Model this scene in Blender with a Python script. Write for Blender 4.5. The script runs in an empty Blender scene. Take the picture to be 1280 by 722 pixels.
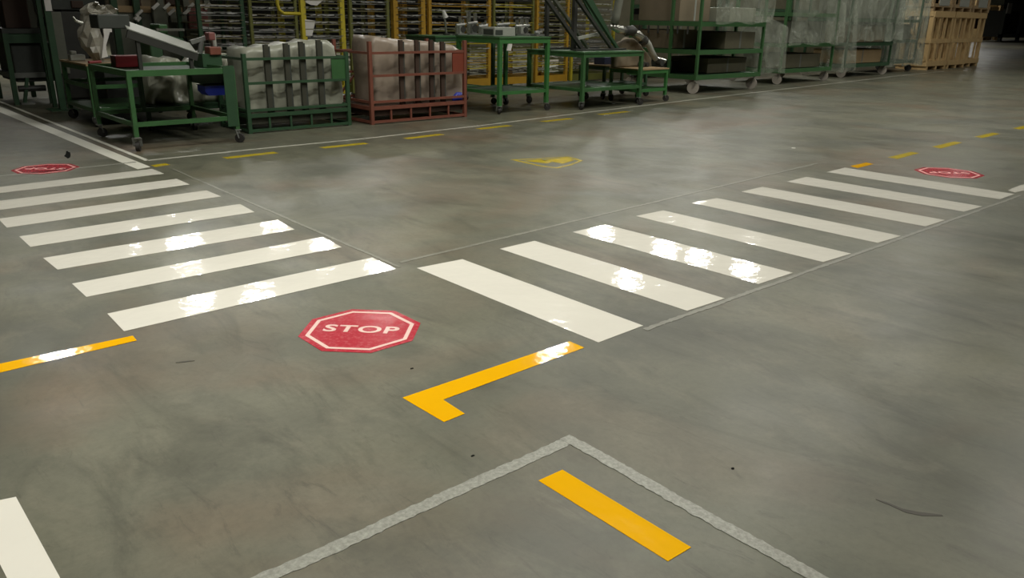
import bpy, math, random
from math import sin, cos, pi
from mathutils import Vector
random.seed(7)
sc = bpy.context.scene
col = sc.collection

# ------------------------------------------------------------------ camera
EYE = 1.5
FL, PITCH, ROLL, YAW = 995.0, 0.3300, 0.01636, 0.8403
cf = Vector((cos(YAW)*cos(PITCH), sin(YAW)*cos(PITCH), -sin(PITCH)))
cr = Vector((sin(YAW), -cos(YAW), 0))
cu = cr.cross(cf)
cr, cu = cr*cos(ROLL)+cu*sin(ROLL), -cr*sin(ROLL)+cu*cos(ROLL)
CP = Vector((0, 0, EYE))

def ray(x, y): return cf*FL + cr*(x-640) - cu*(y-361)
def fp(x, y, z=0.0):
    d = ray(x, y); return CP + d*((z-EYE)/d.z)
def onY(x, y, Y):
    d = ray(x, y); return CP + d*(Y/d.y)
def onX(x, y, X):
    d = ray(x, y); return CP + d*(X/d.x)

from mathutils import Matrix
cd = bpy.data.cameras.new('camera'); cam = bpy.data.objects.new('camera', cd); col.objects.link(cam)
cd.sensor_width = 36; cd.lens = FL*36/1280; cd.clip_end = 500
m = Matrix((cr, cu, -cf)).transposed().to_4x4(); m.translation = CP
cam.matrix_world = m
sc.camera = cam

# ------------------------------------------------------------------ materials
def lin(c):
    return tuple(((v/255)/12.92 if v/255 <= 0.04045 else (((v/255)+0.055)/1.055)**2.4) for v in c)
def mat(name, c, rough=0.5, metal=0.0, var=0.25, scale=8.0, bump=0.0, spec=0.5, emit=None):
    m = bpy.data.materials.new(name); m.use_nodes = True
    nt = m.node_tree; b = nt.nodes['Principled BSDF']
    b.inputs['Roughness'].default_value = rough; b.inputs['Metallic'].default_value = metal
    b.inputs['Specular IOR Level'].default_value = spec
    L = lin(c)
    tc = nt.nodes.new('ShaderNodeTexCoord'); n = nt.nodes.new('ShaderNodeTexNoise')
    n.inputs['Scale'].default_value = scale; n.inputs['Detail'].default_value = 5
    nt.links.new(tc.outputs['Object'], n.inputs['Vector'])
    mx = nt.nodes.new('ShaderNodeMix'); mx.data_type = 'RGBA'
    mx.inputs[6].default_value = tuple(v*(1-var) for v in L)+(1,)
    mx.inputs[7].default_value = tuple(min(1, v*(1+var)) for v in L)+(1,)
    nt.links.new(n.outputs['Fac'], mx.inputs[0]); nt.links.new(mx.outputs[2], b.inputs['Base Color'])
    if bump:
        bp = nt.nodes.new('ShaderNodeBump'); bp.inputs['Strength'].default_value = bump
        bp.inputs['Distance'].default_value = 0.02
        nt.links.new(n.outputs['Fac'], bp.inputs['Height']); nt.links.new(bp.outputs['Normal'], b.inputs['Normal'])
    if emit:
        b.inputs['Emission Color'].default_value = lin(c)+(1,); b.inputs['Emission Strength'].default_value = emit
    return m

M = {}
M['green'] = mat('green_paint', (58, 98, 56), 0.45, var=.2)
M['dgreen'] = mat('dark_green_paint', (46, 76, 50), 0.5, var=.25)
M['lgreen'] = mat('bright_green_paint', (60, 114, 60), 0.4, var=.2)
M['red'] = mat('red_oxide_paint', (122, 72, 56), 0.5, var=.25)
M['redp'] = mat('red_plate', (126, 60, 42), 0.5, var=.2)
M['yellow'] = mat('yellow_paint', (190, 174, 46), 0.5, var=.2)
M['orange'] = mat('orange_paint', (176, 136, 40), 0.45, var=.2)
M['olive'] = mat('olive_paint', (104, 106, 50), 0.5, var=.2)
M['black'] = mat('black_steel', (52, 52, 47), 0.55, var=.3)
M['strap'] = mat('olive_strap', (60, 60, 48), .6, var=.2)
M['dim'] = mat('dull_olive_goods', (96, 92, 72), .6, var=.35, scale=4)
M['dark'] = mat('dark_housing', (56, 60, 54), 0.6, var=.3)
M['grey'] = mat('grey_steel', (112, 114, 108), 0.45, var=.2)
M['lgrey'] = mat('light_grey_sheet', (158, 160, 150), 0.4, var=.1)
M['silver'] = mat('bare_aluminium', (178, 178, 168), 0.25, metal=.8, var=.2, scale=20)
M['steelmix'] = mat('trim_parts', (228, 225, 205), 0.3, metal=.45, var=.7, scale=6)
M['traygrey'] = mat('tray_wire', (116, 110, 78), 0.5, var=.4, scale=5)
M['wood'] = mat('raw_pine', (182, 154, 106), 0.7, var=.2, scale=5)
M['woodd'] = mat('aged_board', (156, 132, 96), 0.7, var=.25, scale=4)
M['card'] = mat('brown_board', (124, 112, 90), 0.8, var=.2, scale=3)
M['brownp'] = mat('dark_brown_panel', (62, 44, 32), 0.7, var=.2)
M['paper'] = mat('white_paper', (215, 212, 205), 0.7, var=.04)
M['blue'] = mat('blue_plastic', (44, 60, 168), 0.4, var=.15)
M['navy'] = mat('navy_plastic', (38, 44, 66), 0.5, var=.2)
M['redb'] = mat('red_plastic', (130, 40, 44), 0.4, var=.15)
M['maroon'] = mat('faded_maroon_plastic', (128, 78, 72), 0.5, var=.15)
M['wheel'] = mat('rubber_wheel', (48, 46, 42), 0.6, var=.2)
M['wwheel'] = mat('pale_nylon_wheel', (168, 160, 148), 0.4, var=.12)
M['wrap'] = mat('plastic_wrap', (156, 157, 140), 0.3, var=.07, scale=5, bump=.6)
M['wrapr'] = mat('plastic_wrap_warm', (156, 142, 126), 0.3, var=.07, scale=5, bump=.6)
M['foil'] = mat('foam_wrap', (158, 154, 140), 0.35, var=.25, scale=14, bump=.6)
M['grime'] = mat('grey_cloth', (108, 110, 97), 0.8, var=.15)
M['wall'] = mat('hall_wall_paint', (84, 84, 76), 0.8, var=.15, scale=.5)
M['ceil'] = mat('ceiling_sheet', (120, 120, 112), 0.7, var=.1, scale=.5)
M['blackspot'] = mat('black_grime', (12, 12, 10), 0.9, var=.2, spec=.1)
M['scuff'] = mat('scuff_mark', (66, 62, 52), .6)
M['lamp'] = mat('lamp_diffuser', (255, 250, 235), 0.5, var=0, emit=6)

def node(nt, t, **k):
    n = nt.nodes.new(t)
    for a, v in k.items(): setattr(n, a, v)
    return n
def film_mat():
    m = bpy.data.materials.new('clear_film'); m.use_nodes = True
    nt = m.node_tree; b = nt.nodes['Principled BSDF']; out = nt.nodes['Material Output']
    b.inputs['Base Color'].default_value = lin((168, 174, 158))+(1,); b.inputs['Roughness'].default_value = .16
    tc = node(nt, 'ShaderNodeTexCoord'); mp = node(nt, 'ShaderNodeMapping'); mp.inputs['Scale'].default_value = (.9, .9, .55)
    n = node(nt, 'ShaderNodeTexNoise'); n.inputs['Scale'].default_value = 3; n.inputs['Detail'].default_value = 6; n.inputs['Distortion'].default_value = 1.2
    nt.links.new(tc.outputs['Object'], mp.inputs['Vector']); nt.links.new(mp.outputs[0], n.inputs['Vector'])
    r = node(nt, 'ShaderNodeMapRange'); r.inputs[1].default_value = .35; r.inputs[2].default_value = .72
    r.inputs[3].default_value = .22; r.inputs[4].default_value = .62
    nt.links.new(n.outputs['Fac'], r.inputs[0])
    tr = node(nt, 'ShaderNodeBsdfTransparent'); mx = node(nt, 'ShaderNodeMixShader')
    bp = node(nt, 'ShaderNodeBump'); bp.inputs['Strength'].default_value = 1.0; bp.inputs['Distance'].default_value = .12
    nt.links.new(n.outputs['Fac'], bp.inputs['Height']); nt.links.new(bp.outputs[0], b.inputs['Normal'])
    nt.links.new(r.outputs[0], mx.inputs[0]); nt.links.new(tr.outputs[0], mx.inputs[1]); nt.links.new(b.outputs[0], mx.inputs[2])
    nt.links.new(mx.outputs[0], out.inputs['Surface'])
    return m
M['film'] = film_mat()

def tape_mat(name, c, rough=.07, wear=0.0, wearcol=(120, 118, 104), coat=.0, wscale=9, lo=.5, hi=.6):
    m = bpy.data.materials.new(name); m.use_nodes = True
    nt = m.node_tree; b = nt.nodes['Principled BSDF']
    tc = node(nt, 'ShaderNodeTexCoord')
    n = node(nt, 'ShaderNodeTexNoise'); n.inputs['Scale'].default_value = 2.2; n.inputs['Detail'].default_value = 3
    nt.links.new(tc.outputs['Object'], n.inputs['Vector'])
    L = lin(c); mx = node(nt, 'ShaderNodeMix', data_type='RGBA')
    mx.inputs[6].default_value = tuple(v*.94 for v in L)+(1,); mx.inputs[7].default_value = tuple(min(1, v*1.04) for v in L)+(1,)
    nt.links.new(n.outputs['Fac'], mx.inputs[0])
    last = mx.outputs[2]
    b.inputs['Roughness'].default_value = rough
    bn = node(nt, 'ShaderNodeTexNoise'); bn.inputs['Scale'].default_value = 9; bn.inputs['Detail'].default_value = 2
    nt.links.new(tc.outputs['Object'], bn.inputs['Vector'])
    bp = node(nt, 'ShaderNodeBump'); bp.inputs['Strength'].default_value = .2; bp.inputs['Distance'].default_value = .01
    nt.links.new(bn.outputs['Fac'], bp.inputs['Height']); nt.links.new(bp.outputs[0], b.inputs['Normal'])
    if wear:
        w = node(nt, 'ShaderNodeTexNoise'); w.inputs['Scale'].default_value = wscale; w.inputs['Detail'].default_value = 8; w.inputs['Roughness'].default_value = .7
        nt.links.new(tc.outputs['Object'], w.inputs['Vector'])
        r = node(nt, 'ShaderNodeMapRange'); r.inputs[1].default_value = lo; r.inputs[2].default_value = hi; r.inputs[4].default_value = wear
        nt.links.new(w.outputs['Fac'], r.inputs[0])
        m2 = node(nt, 'ShaderNodeMix', data_type='RGBA'); m2.inputs[7].default_value = lin(wearcol)+(1,)
        nt.links.new(r.outputs[0], m2.inputs[0]); nt.links.new(last, m2.inputs[6]); last = m2.outputs[2]
    nt.links.new(last, b.inputs['Base Color'])
    return m
M['tw'] = tape_mat('white_floor_tape', (226, 222, 208), .06)
M['twf'] = tape_mat('matt_white_line_paint', (226, 224, 208), .4)
M['ty'] = tape_mat('yellow_floor_tape', (240, 178, 10), .09)
M['tyo'] = tape_mat('worn_yellow_floor_tape', (196, 172, 34), .2, .35, (120, 116, 80), lo=.45, hi=.65)
M['tr'] = tape_mat('red_floor_decal', (176, 34, 50), .2, .5, (206, 110, 114), wscale=38, lo=.48, hi=.66)
M['trl'] = tape_mat('decal_white', (238, 206, 194), .16, .3, (214, 120, 120), wscale=30, lo=.58, hi=.7)
M['trf'] = tape_mat('faded_decal_white', (236, 186, 178), .35, .35, (178, 60, 70), wscale=22, lo=.5, hi=.6)
M['two'] = tape_mat('thin_white_line_paint', (200, 198, 184), .25, .35, (124, 122, 108), lo=.45, hi=.65)
M['told'] = tape_mat('worn_grey_tape', (158, 158, 145), .4, .9, (120, 120, 108), wscale=60, lo=.35, hi=.62)
M['ghost'] = tape_mat('faint_line_residue', (128, 127, 113), .4, .95, (112, 111, 98), wscale=12, lo=.4, hi=.6)
M['tyf'] = tape_mat('faded_yellow_pictogram', (190, 168, 44), .25, .7, (120, 118, 84), wscale=14, lo=.48, hi=.62)

def floor_mat():
    m = bpy.data.materials.new('polished_concrete'); m.use_nodes = True
    nt = m.node_tree; b = nt.nodes['Principled BSDF']; lk = nt.links.new
    tc = node(nt, 'ShaderNodeTexCoord')
    def noise(scale, detail=5, rough=.55, dist=0, st=(1, 1, 1), rot=0):
        mp = node(nt, 'ShaderNodeMapping'); mp.inputs['Scale'].default_value = st; mp.inputs['Rotation'].default_value = (0, 0, rot)
        lk(tc.outputs['Object'], mp.inputs['Vector'])
        n = node(nt, 'ShaderNodeTexNoise'); n.inputs['Scale'].default_value = scale; n.inputs['Detail'].default_value = detail
        n.inputs['Roughness'].default_value = rough; n.inputs['Distortion'].default_value = dist
        lk(mp.outputs[0], n.inputs['Vector']); return n.outputs['Fac']
    def rng(s, a, bb, c=0., d=1.):
        r = node(nt, 'ShaderNodeMapRange'); r.inputs[1].default_value = a; r.inputs[2].default_value = bb
        r.inputs[3].default_value = c; r.inputs[4].default_value = d; lk(s, r.inputs[0]); return r.outputs[0]
    def mix(f, a, c, blend='MIX'):
        x = node(nt, 'ShaderNodeMix', data_type='RGBA', blend_type=blend)
        lk(f, x.inputs[0]) if not isinstance(f, float) else setattr(x.inputs[0], 'default_value', f)
        for s, v in ((6, a), (7, c)):
            if isinstance(v, tuple): x.inputs[s].default_value = v+(1,)
            else: lk(v, x.inputs[s])
        return x.outputs[2]
    base = mix(rng(noise(.9, 6, .6, .6), .35, .65), lin((104, 104, 92)), lin((134, 132, 115)))
    base = mix(rng(noise(.55, 4, .5, .8), .5, .72, 0, .85), base, lin((134, 114, 94)))
    base = mix(rng(noise(.8, 4, .5, .8, st=(1, 1, 1), rot=2), .5, .75, 0, .45), base, lin((104, 110, 98)))
    base = mix(rng(noise(2.6, 8, .68, 1.4, st=(1, .35, 1), rot=-.7), .5, .74, 0, .75), base, lin((80, 79, 68)))
    base = mix(rng(noise(3.5, 8, .7, .8, st=(1, .6, 1), rot=.4), .52, .75, 0, .5), base, lin((152, 146, 128)))
    base = mix(rng(noise(9, 9, .75, 2.0, st=(1, .25, 1), rot=.9), .56, .72, 0, .65), base, lin((84, 80, 70)))
    base = mix(rng(noise(30, 8, .75), .42, .75, 0, .35), base, lin((84, 82, 72)))
    base = mix(1.0, base, (.70, .705, .66), 'MULTIPLY')
    lk(base, b.inputs['Base Color'])
    lk(rng(noise(1.6, 6, .6, .5), .3, .7, .30, .46), b.inputs['Roughness'])
    b.inputs['Specular IOR Level'].default_value = .33
    bp = node(nt, 'ShaderNodeBump'); bp.inputs['Strength'].default_value = .08; bp.inputs['Distance'].default_value = .01
    lk(noise(6, 6, .6), bp.inputs['Height']); lk(bp.outputs[0], b.inputs['Normal'])
    return m
M['floor'] = floor_mat()

# ------------------------------------------------------------------ mesh builder
class MB:
    def __init__(s): s.v = []; s.f = []; s.sm = False
    def box(s, x0, x1, y0, y1, z0, z1):
        n = len(s.v)
        s.v += [(x0,y0,z0),(x1,y0,z0),(x1,y1,z0),(x0,y1,z0),(x0,y0,z1),(x1,y0,z1),(x1,y1,z1),(x0,y1,z1)]
        s.f += [tuple(n+i for i in q) for q in ((0,3,2,1),(4,5,6,7),(0,1,5,4),(1,2,6,5),(2,3,7,6),(3,0,4,7))]
        return s
    def bar(s, p, q, w, h=None, up=(0, 0, 1)):
        h = h or w; p = Vector(p); q = Vector(q); d = (q-p).normalized(); u = Vector(up)
        if abs(d.dot(u)) > .98: u = Vector((0, 1, 0))
        a = d.cross(u).normalized()*w/2; b = a.cross(d).normalized()*h/2
        n = len(s.v)
        for c in (p, q): s.v += [tuple(c-a-b), tuple(c+a-b), tuple(c+a+b), tuple(c-a+b)]
        s.f += [tuple(n+i for i in t) for t in ((0,3,2,1),(4,5,6,7),(0,1,5,4),(1,2,6,5),(2,3,7,6),(3,0,4,7))]
        return s
    def tube(s, p, q, r, k=12, r2=None):
        p = Vector(p); q = Vector(q); d = (q-p).normalized(); u = Vector((0, 0, 1))
        if abs(d.z) > .95: u = Vector((1, 0, 0))
        a = d.cross(u).normalized(); b = a.cross(d); r2 = r if r2 is None else r2; n = len(s.v)
        for c, rr in ((p, r), (q, r2)):
            for i in range(k):
                t = 2*pi*i/k; s.v.append(tuple(c+a*cos(t)*rr+b*sin(t)*rr))
        for i in range(k): j = (i+1) % k; s.f.append((n+i, n+j, n+k+j, n+k+i))
        s.f.append(tuple(n+i for i in reversed(range(k)))); s.f.append(tuple(n+k+i for i in range(k)))
        return s
    def path(s, pts, radii, k=12):
        pts = [Vector(p) for p in pts]; n0 = len(s.v); N = len(pts)
        for i, p in enumerate(pts):
            d = (pts[min(i+1, N-1)]-pts[max(i-1, 0)]).normalized(); u = Vector((0, 1, 0))
            a = d.cross(u).normalized(); b = a.cross(d); r = radii[i] if isinstance(radii, (list, tuple)) else radii
            for j in range(k):
                t = 2*pi*j/k; s.v.append(tuple(p+a*cos(t)*r+b*sin(t)*r))
        for i in range(N-1):
            for j in range(k):
                l = (j+1) % k; s.f.append((n0+i*k+j, n0+i*k+l, n0+(i+1)*k+l, n0+(i+1)*k+j))
        s.f.append(tuple(n0+j for j in reversed(range(k)))); s.f.append(tuple(n0+(N-1)*k+j for j in range(k)))
        return s
    def poly(s, pts, z0, z1):
        n = len(s.v); k = len(pts)
        s.v += [(p[0], p[1], z0) for p in pts]+[(p[0], p[1], z1) for p in pts]
        s.f.append(tuple(n+i for i in reversed(range(k)))); s.f.append(tuple(n+k+i for i in range(k)))
        for i in range(k): j = (i+1) % k; s.f.append((n+i, n+j, n+k+j, n+k+i))
        return s
    def polyY(s, pts, y0, y1):      # outline in the X-Z plane given depth along Y
        n = len(s.v); k = len(pts)
        s.v += [(p[0], y0, p[1]) for p in pts]+[(p[0], y1, p[1]) for p in pts]
        s.f.append(tuple(n+i for i in range(k))); s.f.append(tuple(n+k+i for i in reversed(range(k))))
        for i in range(k): j = (i+1) % k; s.f.append((n+j, n+i, n+k+i, n+k+j))
        return s
    def ring(s, P, Q, z0, z1):       # band between two matching closed outlines
        n = len(s.v); k = len(P)
        for z in (z0, z1): s.v += [(p[0], p[1], z) for p in P]+[(p[0], p[1], z) for p in Q]
        for i in range(k):
            j = (i+1) % k; o, q = n, n+2*k
            s.f += [(q+i, q+j, q+k+j, q+k+i), (o+j, o+i, o+k+i, o+k+j), (o+i, o+j, q+j, q+i), (o+k+j, o+k+i, q+k+i, q+k+j)]
        return s
    def build(s, name, m, parent=None, smooth=False, bev=0):
        if parent is not None:
            o0 = Vector(parent.get('_o', (0, 0, 0)))
        else:
            xs = [v[0] for v in s.v]; ys = [v[1] for v in s.v]; zs = [v[2] for v in s.v]
            o0 = Vector(((min(xs)+max(xs))/2, (min(ys)+max(ys))/2, min(zs)))
        me = bpy.data.meshes.new(name); me.from_pydata([tuple(Vector(v)-o0) for v in s.v], [], s.f)
        me.materials.append(m if not isinstance(m, str) else M[m]); me.validate(); me.update()
        if smooth:
            for p in me.polygons: p.use_smooth = True
        o = bpy.data.objects.new(name, me); col.objects.link(o)
        if parent is not None: o.parent = parent; o['_o'] = tuple(o0)
        else: o.location = o0; o['_o'] = tuple(o0)
        if bev:
            b = o.modifiers.new('bevel', 'BEVEL'); b.width = bev; b.segments = 2; b.limit_method = 'ANGLE'
        return o
def thing(name, label, cat, loc, group=None):
    o = bpy.data.objects.new(name, None); col.objects.link(o); o.location = loc; o['_o'] = tuple(loc)
    o['label'] = label; o['category'] = cat; o.empty_display_size = .2
    if group: o['group'] = group
    return o
def tag(o, label, cat, group=None, kind=None):
    o['label'] = label; o['category'] = cat
    if group: o['group'] = group
    if kind: o['kind'] = kind
    return o
def struct(name, mb, m):
    o = mb.build(name, m); o['kind'] = 'structure'; return o

# ------------------------------------------------------------------ the hall
struct('floor', MB().box(-14, 130, -14, 60, -.2, 0), 'floor')
struct('wall_back', MB().box(-14.3, 130.3, 60, 60.3, -.2, 9), 'wall')
struct('wall_front', MB().box(-14.3, 130.3, -14.3, -14, -.2, 9), 'wall')
struct('wall_left', MB().box(-14.3, -14, -14, 60, -.2, 9), 'wall')
struct('wall_right', MB().box(130, 130.3, -14, 60, -.2, 9), 'wall')
struct('ceiling', MB().box(-14.3, 130.3, -14.3, 60.3, 9, 9.3), 'ceil')

def lamp(x, y, w, l, power, spread=130, z=7.0, label='lamp', along='x', color=(1, .985, .925)):
    t = thing('ceiling_light', label, 'ceiling light', (x, y, z), 'ceiling lights of the hall')
    a, b = (l/2, w/2) if along == 'x' else (w/2, l/2)
    MB().box(x-a-.05, x+a+.05, y-b-.05, y+b+.05, z+.03, z+.12).build('housing', 'grey', t)
    MB().box(x-a, x+a, y-b, y+b, z+.01, z+.03).build('diffuser', 'lamp', t)
    h = MB()
    for s in (-1, 1): h.tube((x+s*a*.7, y, z+.12), (x+s*a*.7, y, 9), .012, 6)
    h.build('hanger', 'black', t)
    d = bpy.data.lights.new('lamp_light', 'AREA'); d.shape = 'RECTANGLE'; d.size = 2*a; d.size_y = 2*b
    d.energy = power; d.color = color; d.spread = math.radians(spread)
    o = bpy.data.objects.new('lamp_light', d); col.objects.link(o); o.parent = t; o.location = (0, 0, -.01)
    return t
LP = [(9.4, 33.5, .7, .6), (10.2, 30.2, .7, 1.0), (14.3, 31.0, .8, 1.2), (8.4, 24.2, .6, .7), (9.6, 22.4, .5, .8), (14.4, 27.2, .7, .7), (24.2, 21.6, .45, 1.1), (24.2, 18.2, .4, 1.1), (24.6, 16.9, .35, 1.0), (24.5, 14.8, .5, .9), (20.2, 16.6, .4, .8), (14.6, 23.2, .6, .9), (14.2, 14.1, .45, .6), (3.9, 22.0, .7, .7)]
for i, (x, y, w, l) in enumerate(LP):
    lamp(x, y, w, l, 400*w*l/1.2, 170, label='pale rectangular ceiling light hanging over the hall, above the frame')
for x, y, pw in ((.4, 3.0, 175), (3.4, 5.2, 180), (7.4, 6.4, 150), (12.2, 6.8, 115), (17.5, 7.6, 115), (23.5, 8.4, 110), (30.5, 5.6, 70)):  # added lamps out of view: pool on the near floor, fill for the carts
    lamp(x, y, .6, 1.5, pw, 170 if x > 5 else 135, label='unseen ceiling light added to brighten the crossing and the carts, above the frame')
for x, y in ((30, 30), (34, 24), (48, 30), (64, 22), (64, 36), (84, 30), (84, 42), (104, 36), (24, 2), (14, 2), (40, 4)):
    lamp(x, y, .6, 1.5, 190, 170, label='pale rectangular ceiling light hanging over the far hall, above the frame')
wd = bpy.data.worlds.new('world'); sc.world = wd; wd.use_nodes = True
wd.node_tree.nodes['Background'].inputs[0].default_value = (.5, .5, .45, 1); wd.node_tree.nodes['Background'].inputs[1].default_value = .2

# ------------------------------------------------------------------ floor markings
TZ = .0015
def quad(pts, z=TZ): return MB().poly([fp(*p)[:2] for p in pts], 0.0002, z)
def ordered(pts):
    w = [fp(*p) for p in pts]
    a = sum((w[i].x*w[(i+1) % len(w)].y-w[(i+1) % len(w)].x*w[i].y) for i in range(len(w)))
    return pts if a > 0 else pts[::-1]
def mark(name, pts, m, label, cat, group=None, z=TZ):
    return tag(quad(ordered(pts), z).build(name, m), label, cat, group)
ordn = ['nearest', 'second', 'third', 'fourth', 'fifth', 'sixth', 'seventh']
LS = [[(134,392),(465,322),(495,336),(155,414)],[(90,354.5),(403,296),(427,309),(108,371)],[(54,322.5),(347,274.5),(368,287),(72,337)],
      [(24,295.5),(300,255),(318,265),(38,308.5)],[(-2,273.5),(258,238),(276,245.5),(8.5,284.5)],[(-12,252.5),(221,223.5),(237,230.5),(-6,263)],[(-20,236),(190,211),(205,217),(-12,242.5)]]
for i, p in enumerate(LS):
    l = ('nearest white stripe of the left crosswalk, above the near STOP octagon' if i == 0 else
         'farthest white stripe of the left crosswalk, just before the far STOP octagon' if i == 6 else
         '%s white stripe of the left crosswalk counted from the near STOP octagon' % ordn[i])
    mark('crosswalk_stripe', p, 'tw', l, 'crosswalk stripe', 'white stripes of the left crosswalk')
RS = [[(521,335),(578,324),(804,407),(748,428)],[(625,311),(668,301),(906,373),(859,388.5)],[(716,290),(757,280.5),(991,341),(948,355)],
      [(795,270),(829,263),(1064,317),(1029,327.5)],[(865,253.5),(896,247.5),(1126,295),(1097,303.5)],[(927,239.5),(953,233.5),(1181,275),(1157,283)],
      [(984,227),(1008,221),(1228,258),(1205,264.5)],[(1034,215),(1056,209.5),(1268,242.5),(1250,249)]]
for i, p in enumerate(RS):
    l = ('widest white stripe of the right crosswalk, nearest the camera and the yellow corner tape' if i == 0 else
         'farthest white stripe of the right crosswalk, just before the far right STOP octagon' if i == 7 else
         '%s white stripe of the right crosswalk counted from the yellow corner tape' % ordn[i])
    mark('crosswalk_stripe', p, 'tw', l, 'crosswalk stripe', 'white stripes of the right crosswalk')
def line(name, a, b, w, m, label, cat, group=None, z=TZ):
    A = fp(*a); B = fp(*b); d = (B-A).normalized(); n = Vector((-d.y, d.x, 0))*w/2
    return tag(MB().poly([(A-n)[:2], (B-n)[:2], (B+n)[:2], (A+n)[:2]], .0002, z).build(name, m), label, cat, group)
mark('white_lane_line', [(-30,121),(-30,127.8),(172,211.5),(188,208.5)], 'twf', 'broad white lane line running from the left crosswalk towards the dark machine', 'floor line')
line('thin_white_line', (-20,119), (184,200.5), .05, 'twf', 'thin white line beside the broad lane line at the upper left', 'floor line')
pts = [(184,200.5),(320,186.2),(455,173.2),(600,157),(720,142),(866,124.5),(1000,109),(1125,94.5),(1180,89)]
w = [fp(*p) for p in pts]; mb = MB()
for a, b in zip(w, w[1:]):
    d = (b-a).normalized(); n = Vector((-d.y, d.x, 0))*.028; b = b+d*.01
    mb.poly([(a-n)[:2], (b-n)[:2], (b+n)[:2], (a+n)[:2]], .0002, TZ)
tag(mb.build('thin_white_line', 'two'), 'long thin white line running in front of the row of carts', 'floor line')
line('thin_white_line', (-10,221), (170,202.5), .035, 'told', 'faint thin white line behind the far left STOP octagon', 'floor line')
mark('white_lane_line', [(1260,237.5),(1274,232),(1330,223),(1340,230),(1269,240.5)][:2]+[(1330,218),(1345,223),(1269,240.5)], 'tw', 'short white line at the right edge beside the right crosswalk', 'floor line')
mark('white_lane_line', [(-40,633),(20,621),(80,731),(13,731),(-20,665)], 'tw', 'broad white tape in the bottom left corner', 'floor line')
# yellow dashes of the far row
D1 = [[(281,197.5),(345,190.5)],[(402,184.7),(458,179)],[(507,173.2),(552,167.8)],[(598,161.2),(637,156.8)],[(678,152),(714,148)],[(749,143.2),(785,139.3)]]
ptn = ['in front of the green cart with the blue bin','in front of the green cage of wrapped panels','in front of the red cage of wrapped panels','in front of the green bench with the white box','in front of the green table with the black fixture','in front of the low wooden topped trolley']
for (a, b), t in zip(D1, ptn):
    line('yellow_floor_dash', a, b, .12, 'tyo', 'worn yellow floor dash '+t, 'floor dash', 'yellow dashes along the cart row')
mark('yellow_floor_dash', [(188,206.5),(207,204),(213,206),(194,208.8)], 'tyo', 'short worn yellow floor dash at the corner of the left crosswalk', 'floor dash', 'yellow dashes along the cart row')
D2 = [[(1063,207.5),(1083,203),(1092,205),(1072,210)],[(1110,196.5),(1139,189.8),(1149,191.3),(1122,198.7)],[(1165,183.3),(1193,176.8),(1203,178.3),(1176,185.6)],[(1218,170.8),(1241,165.8),(1250,167.3),(1228,172.5)],[(1266,160.3),(1290,155),(1300,156.5),(1276,161.8)]]
for p, t in zip(D2, ['nearest the last stripe of the right crosswalk','second from the right crosswalk','third from the right crosswalk','fourth from the right crosswalk','cut by the right edge']):
    mark('yellow_floor_dash', p, 'ty' if p[0][0] < 1100 else 'tyo', 'yellow floor dash of the right row, '+t, 'floor dash', 'yellow dashes beyond the right crosswalk')
mark('yellow_corner_tape', [(503,497),(712,426.5),(730.5,434.5),(554,499.5),(581,517),(555,527.5)], 'ty', 'bright yellow L shaped corner tape below the right crosswalk', 'floor tape')
mark('yellow_floor_tape', [(-40,463),(166,419.5),(171,425.5),(-40,475)], 'ty', 'bright yellow tape bar at the left edge under the left crosswalk', 'floor tape')
mark('yellow_floor_tape', [(703,587),(864,684),(835,701.5),(673,600.5)], 'ty', 'bright yellow tape bar inside the worn grey corner at the bottom', 'floor tape')
def ragged(pa, pb, wd, name, label, m='told', seed=1, cut=.005, z=TZ):
    r = random.Random(seed); A = fp(*pa); B = fp(*pb); d = (B-A); Ln = d.length; d.normalize(); n = Vector((-d.y, d.x, 0))
    k = int(Ln/.015); up = []; dn = []
    for i in range(k+1):
        p = A+d*(Ln*i/k); o = .002*sin(i*.13)
        up.append(p+n*(wd/2+o+r.uniform(-cut, cut*.4))); dn.append(p-n*(wd/2-o+r.uniform(-cut, cut*.4)))
    mb = MB()
    for i in range(k):
        q = [dn[i], dn[i+1], up[i+1], up[i]]
        mb.poly([v[:2] for v in q], .0002, z)
    return tag(mb.build(name, m), label, 'floor tape')
ragged((709,551), (318,729), .055, 'worn_tape_line', 'worn grey tape line running from the lower corner to the bottom left', seed=2)
ragged((706,546), (1040,733), .055, 'worn_tape_line', 'worn grey tape line running from the lower corner to the bottom right', seed=3, z=TZ+.0006)
ragged((500,328), (1022,204), .035, 'line_residue', 'faint scraped line residue along the far ends of the right crosswalk', 'ghost', 4, .006)
ragged((806,412), (1276,244), .035, 'line_residue', 'faint scraped line residue along the near ends of the right crosswalk', 'ghost', 5, .006)
ragged((216,211), (500,334), .03, 'line_residue', 'faint scraped line residue along the right ends of the left crosswalk', 'ghost', 6, .006)

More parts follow.
